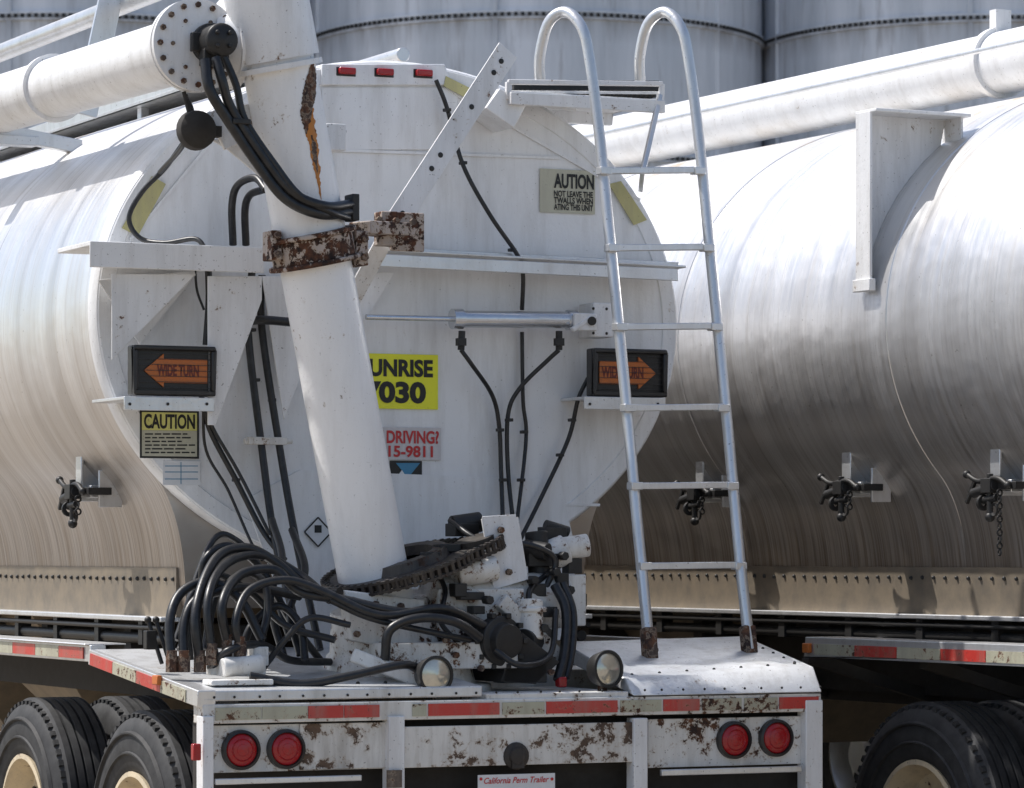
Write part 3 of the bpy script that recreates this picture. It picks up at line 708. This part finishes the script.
H([(563,583,.35),(573,612,.3),(572,650,.25),(566,678,.22)],.015)
H([(450,520,.6),(480,540,.45),(530,545,.4),(555,560,.4),(545,590,.4)],.012)
H([(210,668,.3),(230,650,.2),(262,645,.3),(290,660,.4),(330,662,.5)],.015)
H([(575,540,.55),(560,565,.5),(530,590,.35),(535,620,.3)],.012)
H([(190,660,.5),(188,605,.5),(214,575,.5),(250,592,.45),(285,625,.4),(335,640,.3)],.014)
H([(240,660,.4),(252,625,.4),(278,606,.45),(300,625,.4),(305,660,.35)],.015)
H([(262,670,.3),(285,640,.25),(310,618,.22),(350,625,.2)],.012)
H([(176,640,.6),(210,545,.7),(236,540,.7),(268,580,.7),(290,640,.6)],.012)
H([(330,600,.24),(370,618,.2),(430,632,.16),(470,640,.18)],.012)
H([(430,560,.4),(445,590,.32),(440,620,.25),(460,645,.2)],.010)
H([(495,650,.15),(520,665,.12),(550,655,.2),(556,610,.3)],.012)
g.done('hydraulic_hoses','hose',T1)
g=Geo()
for x,y,v in ((228,648,.25),(240,650,.22),(212,657,.25),(200,664,.28),(184,664,.28),(172,664,.3)): q=p(x,y,v);g.cyl(q+Vector((0,0,-.03)),q+Vector((0,0,.03)),.023,seg=6);g.cyl(q+Vector((0,0,.02)),q+Vector((0,0,.05)),.019,seg=12)
g.done('hose_fittings','rust',T1)
Geo().box(p(561,682,.2),(.035,.04,.04)).done('red_plug','lens',T1,.006)
# ---------------------------------------------------------------- latches on shells
def latch(T,px,py,cu,chain=False,k_=.85):
    P,_=T.tank(px,py,cu,CZ,RU,RZ);nn=Vector((-1,0,0));s=Vector((0,1,0));up=Vector((0,0,1))
    def sz(*a): return tuple(x*k_ for x in a)
    g=Geo();g.box(P+(nn*.05+up*.06)*k_,sz(.16,.014,.20),(nn,s,up));g.box(P+(nn*.06-s*.03)*k_,sz(.10,.10,.05),(nn,s,up));g.box(P+(nn*.05-s*.15+up*.01)*k_,sz(.10,.012,.15),(nn,s,up))
    g.box(P+(nn*.13+up*.08)*k_,sz(.012,.07,.17),(nn,s,up))
    g.done('latch_bracket','alu',T,.003)
    g=Geo();q=P+nn*.16*k_
    def Q(a,b,c=0): return q+(s*a+up*b+nn*c)*k_
    g.cyl(Q(0,-.13),Q(0,.05),.013);g.sweep([Q(-.13,.0),Q(-.05,.03),Q(.08,.02),Q(.17,.05)],.011);g.sphere(Q(-.13,0),.016);g.sphere(Q(.17,.05),.017);g.cyl(Q(-.04,0),Q(.12,-.03),.020)
    g.box(P+(nn*.10-s*.10)*k_,sz(.10,.14,.03),(nn,s,up));g.box(q,sz(.05,.07,.06),(nn,s,up));g.bar(Q(.11,.02),Q(.17,-.07),.015,.015,up=(1,0,0))
    g.sphere(Q(0,-.13),.020);g.lathe(Q(.04,-.07),s,[(0,.014),(0,.032),(.015,.032),(.015,.014)],14);g.cyl(Q(-.05,-.05),Q(.05,-.06),.015)
    g.lathe(Q(-.03,-.10),nn,[(0,.014),(-.006,.026),(.006,.026),(0,.014)],14)
    for k in range(10 if chain else 3):
        c=Q(-.07,-.03)-Vector((0,0,k*.026));ax=nn if k%2 else s;g.lathe(c,ax,[(-.004,.008),(0,.017),(.004,.008),(-.004,.008)],10)
    g.done('latch','dark',T,.002)
latch(T1,110,492,CU,False,1.0)
for x,y,c in ((724,494,0),(872,488,0),(1022,486,1)): latch(T2,x,y,T2C,bool(c),.95)
# ---------------------------------------------------------------- T2 extras
zc=3.80
g=Geo();g.cyl((-.15,-3,zc),(-.15,10.5,zc),.135,seg=40)
vs_=T2.at(1003,20,u=-.15).y
g.lathe((-.15,vs_,zc),(0,1,0),[(0,.13),(0,.155),(.04,.155),(.04,.13)],40);g.box((-.15,vs_+.02,zc+.18),(.08,.05,.10));g.done('folded_auger_pipe','pipe',T2)
g=Geo();g.cyl((.25,-3,zc+.12),(.25,10.5,zc+.12),.035);g.cyl((-.42,-3,zc+.02),(-.42,10.5,zc-.02),.012)
g.done('conduit','alu',T2)
US=-1.29
Pb=T2.at(864,283,u=US);Pt=T2.at(864,112,u=US);v0=Pb.y
def surf(z): return T2C-RU*math.sqrt(max(0,1-((z-CZ)/RZ)**2))
g=Geo()
g.bar(Vector((US,v0,Pb.z)),Vector((US,v0,Pt.z)),.012,.11,up=(0,1,0))
zi=[Pb.z+(3.34-Pb.z)*k/8 for k in range(9)]
pts=[Vector((US,v0+.05,Pb.z+.02)),Vector((US,v0+.05,Pt.z)),Vector((-.86,v0+.05,Pt.z))]+[Vector((max(surf(z),US+.004),v0+.05,z)) for z in zi[::-1]]
g.prism(pts,(0,.008,0))
g.box(((US-.84)/2,v0-.02,Pt.z),(.46,.16,.014));g.box((-.86,v0-.0,Pt.z-.08),(.012,.14,.18))
g.box((US,v0,Pb.z-.01),(.03,.13,.05))
g.done('pipe_saddle_bracket','whitec',T2,.003)
vL=T2.at(805,645,u=-1.27).y;
g=Geo();g.bb(-1.27,-1.10,-3.5,vL,1.30,1.308);g.bb(-1.27,-1.21,-3.5,vL,1.225,1.30);g.bb(-1.27,1.2,vL-.03,vL,1.225,1.295)
g.bb(-1.2,1.2,-3.5,-.9,1.27,1.296);g.done('side_rail','alu',T2,.004)
tapeline(T2,'rail_tape',(-1.27,vL-.08,1.258),(-1.27,-3.4,1.258),.045,.004,.30,.004,(-1,0,0),0)
Geo().box((-1.285,vL-.04,1.262),(.02,.05,.04)).done('side_marker','amber',T2,.004)
g=Geo();g.bb(-.55,-.45,-2.5,9,1.0,1.25);g.bb(.45,.55,-2.5,9,1.0,1.25)
for k in range(6): g.bar((-1.2,-2.4+k*.9,1.22),(-.5,-2.4+k*.9,1.02),.05,.05)
g.done('frame_rails','under',T2)
g=Geo()
g.cyl((dc.x+.35,1.5,3.95),(dc.x+.35,10,4.0),.04);g.cyl((.25,1.6,3.72),(.25,11,3.74),.03)
g.bb(-.35,.75,1.9,11,3.66,3.675);g.bb(-.35,-.33,1.9,11,3.66,3.72)
for k in range(7): g.bb(-.30,-.26,1.9+k*1.4,1.95+k*1.4,3.45,3.66)
for k in range(5): g.bar((dc.x,2.9+k*1.8,dc.z-.06),(-.72,2.9+k*1.8,3.42),.06,.06)
g.bb(dc.x-.17,dc.x+.17,2.85,2.95,dc.z-.12,dc.z-.08);g.bar((dc.x+.16,2.2,dc.z-.06),(dc.x+.3,2.2,4.1),.1,.02)
g.done('catwalk','alu',T1,.003)
# ---------------------------------------------------------------- silos
ms,nt,b=newmat('galvanised_steel');v=coords(nt,(1,1,.10));v2=coords(nt)
c1=mix(nt,rng(nt,noise(nt,v,2.2,6,.65),.36,.66),(.74,.77,.82),(.52,.56,.61))
c1=mix(nt,rng(nt,noise(nt,v,7,5,.7),.55,.72,0,.6),c1,(.28,.28,.29))
sx=N(nt,'ShaderNodeSeparateXYZ');nt.links.new(v2,sx.inputs[0])
fr=mth(nt,'FRACT',mth(nt,'DIVIDE',mth(nt,'SUBTRACT',sx.outputs[2],.04),1.42),0)
bd=mth(nt,'MULTIPLY',rng(nt,fr,.80,1.0,0,1),rng(nt,noise(nt,v,5,5,.7),.4,.65,.15,.8))
c1=mix(nt,bd,c1,(.19,.17,.16))
nt.links.new(c1,b.inputs['Base Color']);b.inputs['Roughness'].default_value=.5;b.inputs['Metallic'].default_value=.1
bump(nt,b,noise(nt,v2,1.4,3,.5),.3,.05);M['silo']=ms
def silo(x,y,r):
    e=bpy.data.objects.new('grain_silo',None);S.collection.objects.link(e);e.location=(x,y,0)
    hgt=13
    g=Geo();g.lathe((0,0,0),(0,0,1),[(0,r),(hgt,r),(hgt+2,.6),(hgt+2.2,.6),(hgt+2.2,0)],120);g.done('wall_and_roof','silo',e)
    g=Geo();bz=Geo()
    for k in range(10):
        z=.04+k*1.42
        g.lathe((0,0,z),(0,0,1),[(-.05,r),(-.045,r+.03),(-.02,r+.03),(-.02,r+.012),(.02,r+.012),(.02,r+.03),(.045,r+.03),(.05,r)],120)
        for i in range(110):
            a=math.pi+math.pi*i/110
            bz.box((math.cos(a)*(r+.02),math.sin(a)*(r+.02),z),(.035,.035,.035))
    for i in range(6):
        a=2*math.pi*i/6+.35;g.box((math.cos(a)*(r-.0),math.sin(a)*(r-.0),hgt/2),(.05,.05,hgt))
    g.done('wall_bands','silo',e);bz.done('band_bolts','dark',e)
silo(.25,40,2.45);silo(5.1,40.2,2.42);silo(-4.7,40.1,2.45);silo(9.9,40,2.4);silo(-9.6,40,2.45)
# ---------------------------------------------------------------- ground
mg,nt,b=newmat('concrete_yard');v=coords(nt)
c1=mix(nt,rng(nt,noise(nt,v,.35,7,.65),.35,.7),(.33,.28,.22),(.22,.19,.15))
c1=mix(nt,rng(nt,noise(nt,v,9,5,.7),.5,.72,0,.6),c1,(.12,.105,.09))
nt.links.new(c1,b.inputs['Base Color']);b.inputs['Roughness'].default_value=.9;bump(nt,b,noise(nt,v,30,4,.6),.4,.02)
Geo().add([(-600,-600,0),(600,-600,0),(600,600,0),(-600,600,0)],[(0,1,2,3)]).done('ground',mg)
# ---------------------------------------------------------------- light
EL,AZ=math.radians(58),math.radians(-74)
w=bpy.data.worlds.new('World');S.world=w;w.use_nodes=True;nt=w.node_tree;bg=nt.nodes['Background']
sky=nt.nodes.new('ShaderNodeTexSky');sky.sky_type='NISHITA';sky.sun_disc=False;sky.sun_elevation=EL;sky.sun_rotation=AZ;sky.dust_density=2.0
nt.links.new(sky.outputs[0],bg.inputs[0]);bg.inputs[1].default_value=.15
sd=bpy.data.lights.new('sun','SUN');sd.energy=5.0;sd.angle=math.radians(.5);sd.color=(1,.965,.92)
so=bpy.data.objects.new('sun',sd);S.collection.objects.link(so)
dirv=Vector((math.sin(AZ)*math.cos(EL),math.cos(AZ)*math.cos(EL),math.sin(EL)));so.rotation_euler=dirv.to_track_quat('Z','Y').to_euler()
S.view_settings.view_transform='Standard';S.view_settings.look='None';S.view_settings.exposure=0
cd=bpy.data.cameras.new('camera');cd.sensor_width=36;cd.lens=36*F/1024;cd.shift_y=(HZ-394)/1024;cd.clip_end=3000
cd.dof.use_dof=True;cd.dof.focus_distance=14.3;cd.dof.aperture_fstop=8
co=bpy.data.objects.new('camera',cd);S.collection.objects.link(co);co.location=CAM;co.rotation_euler=(math.pi/2,0,0);S.camera=co
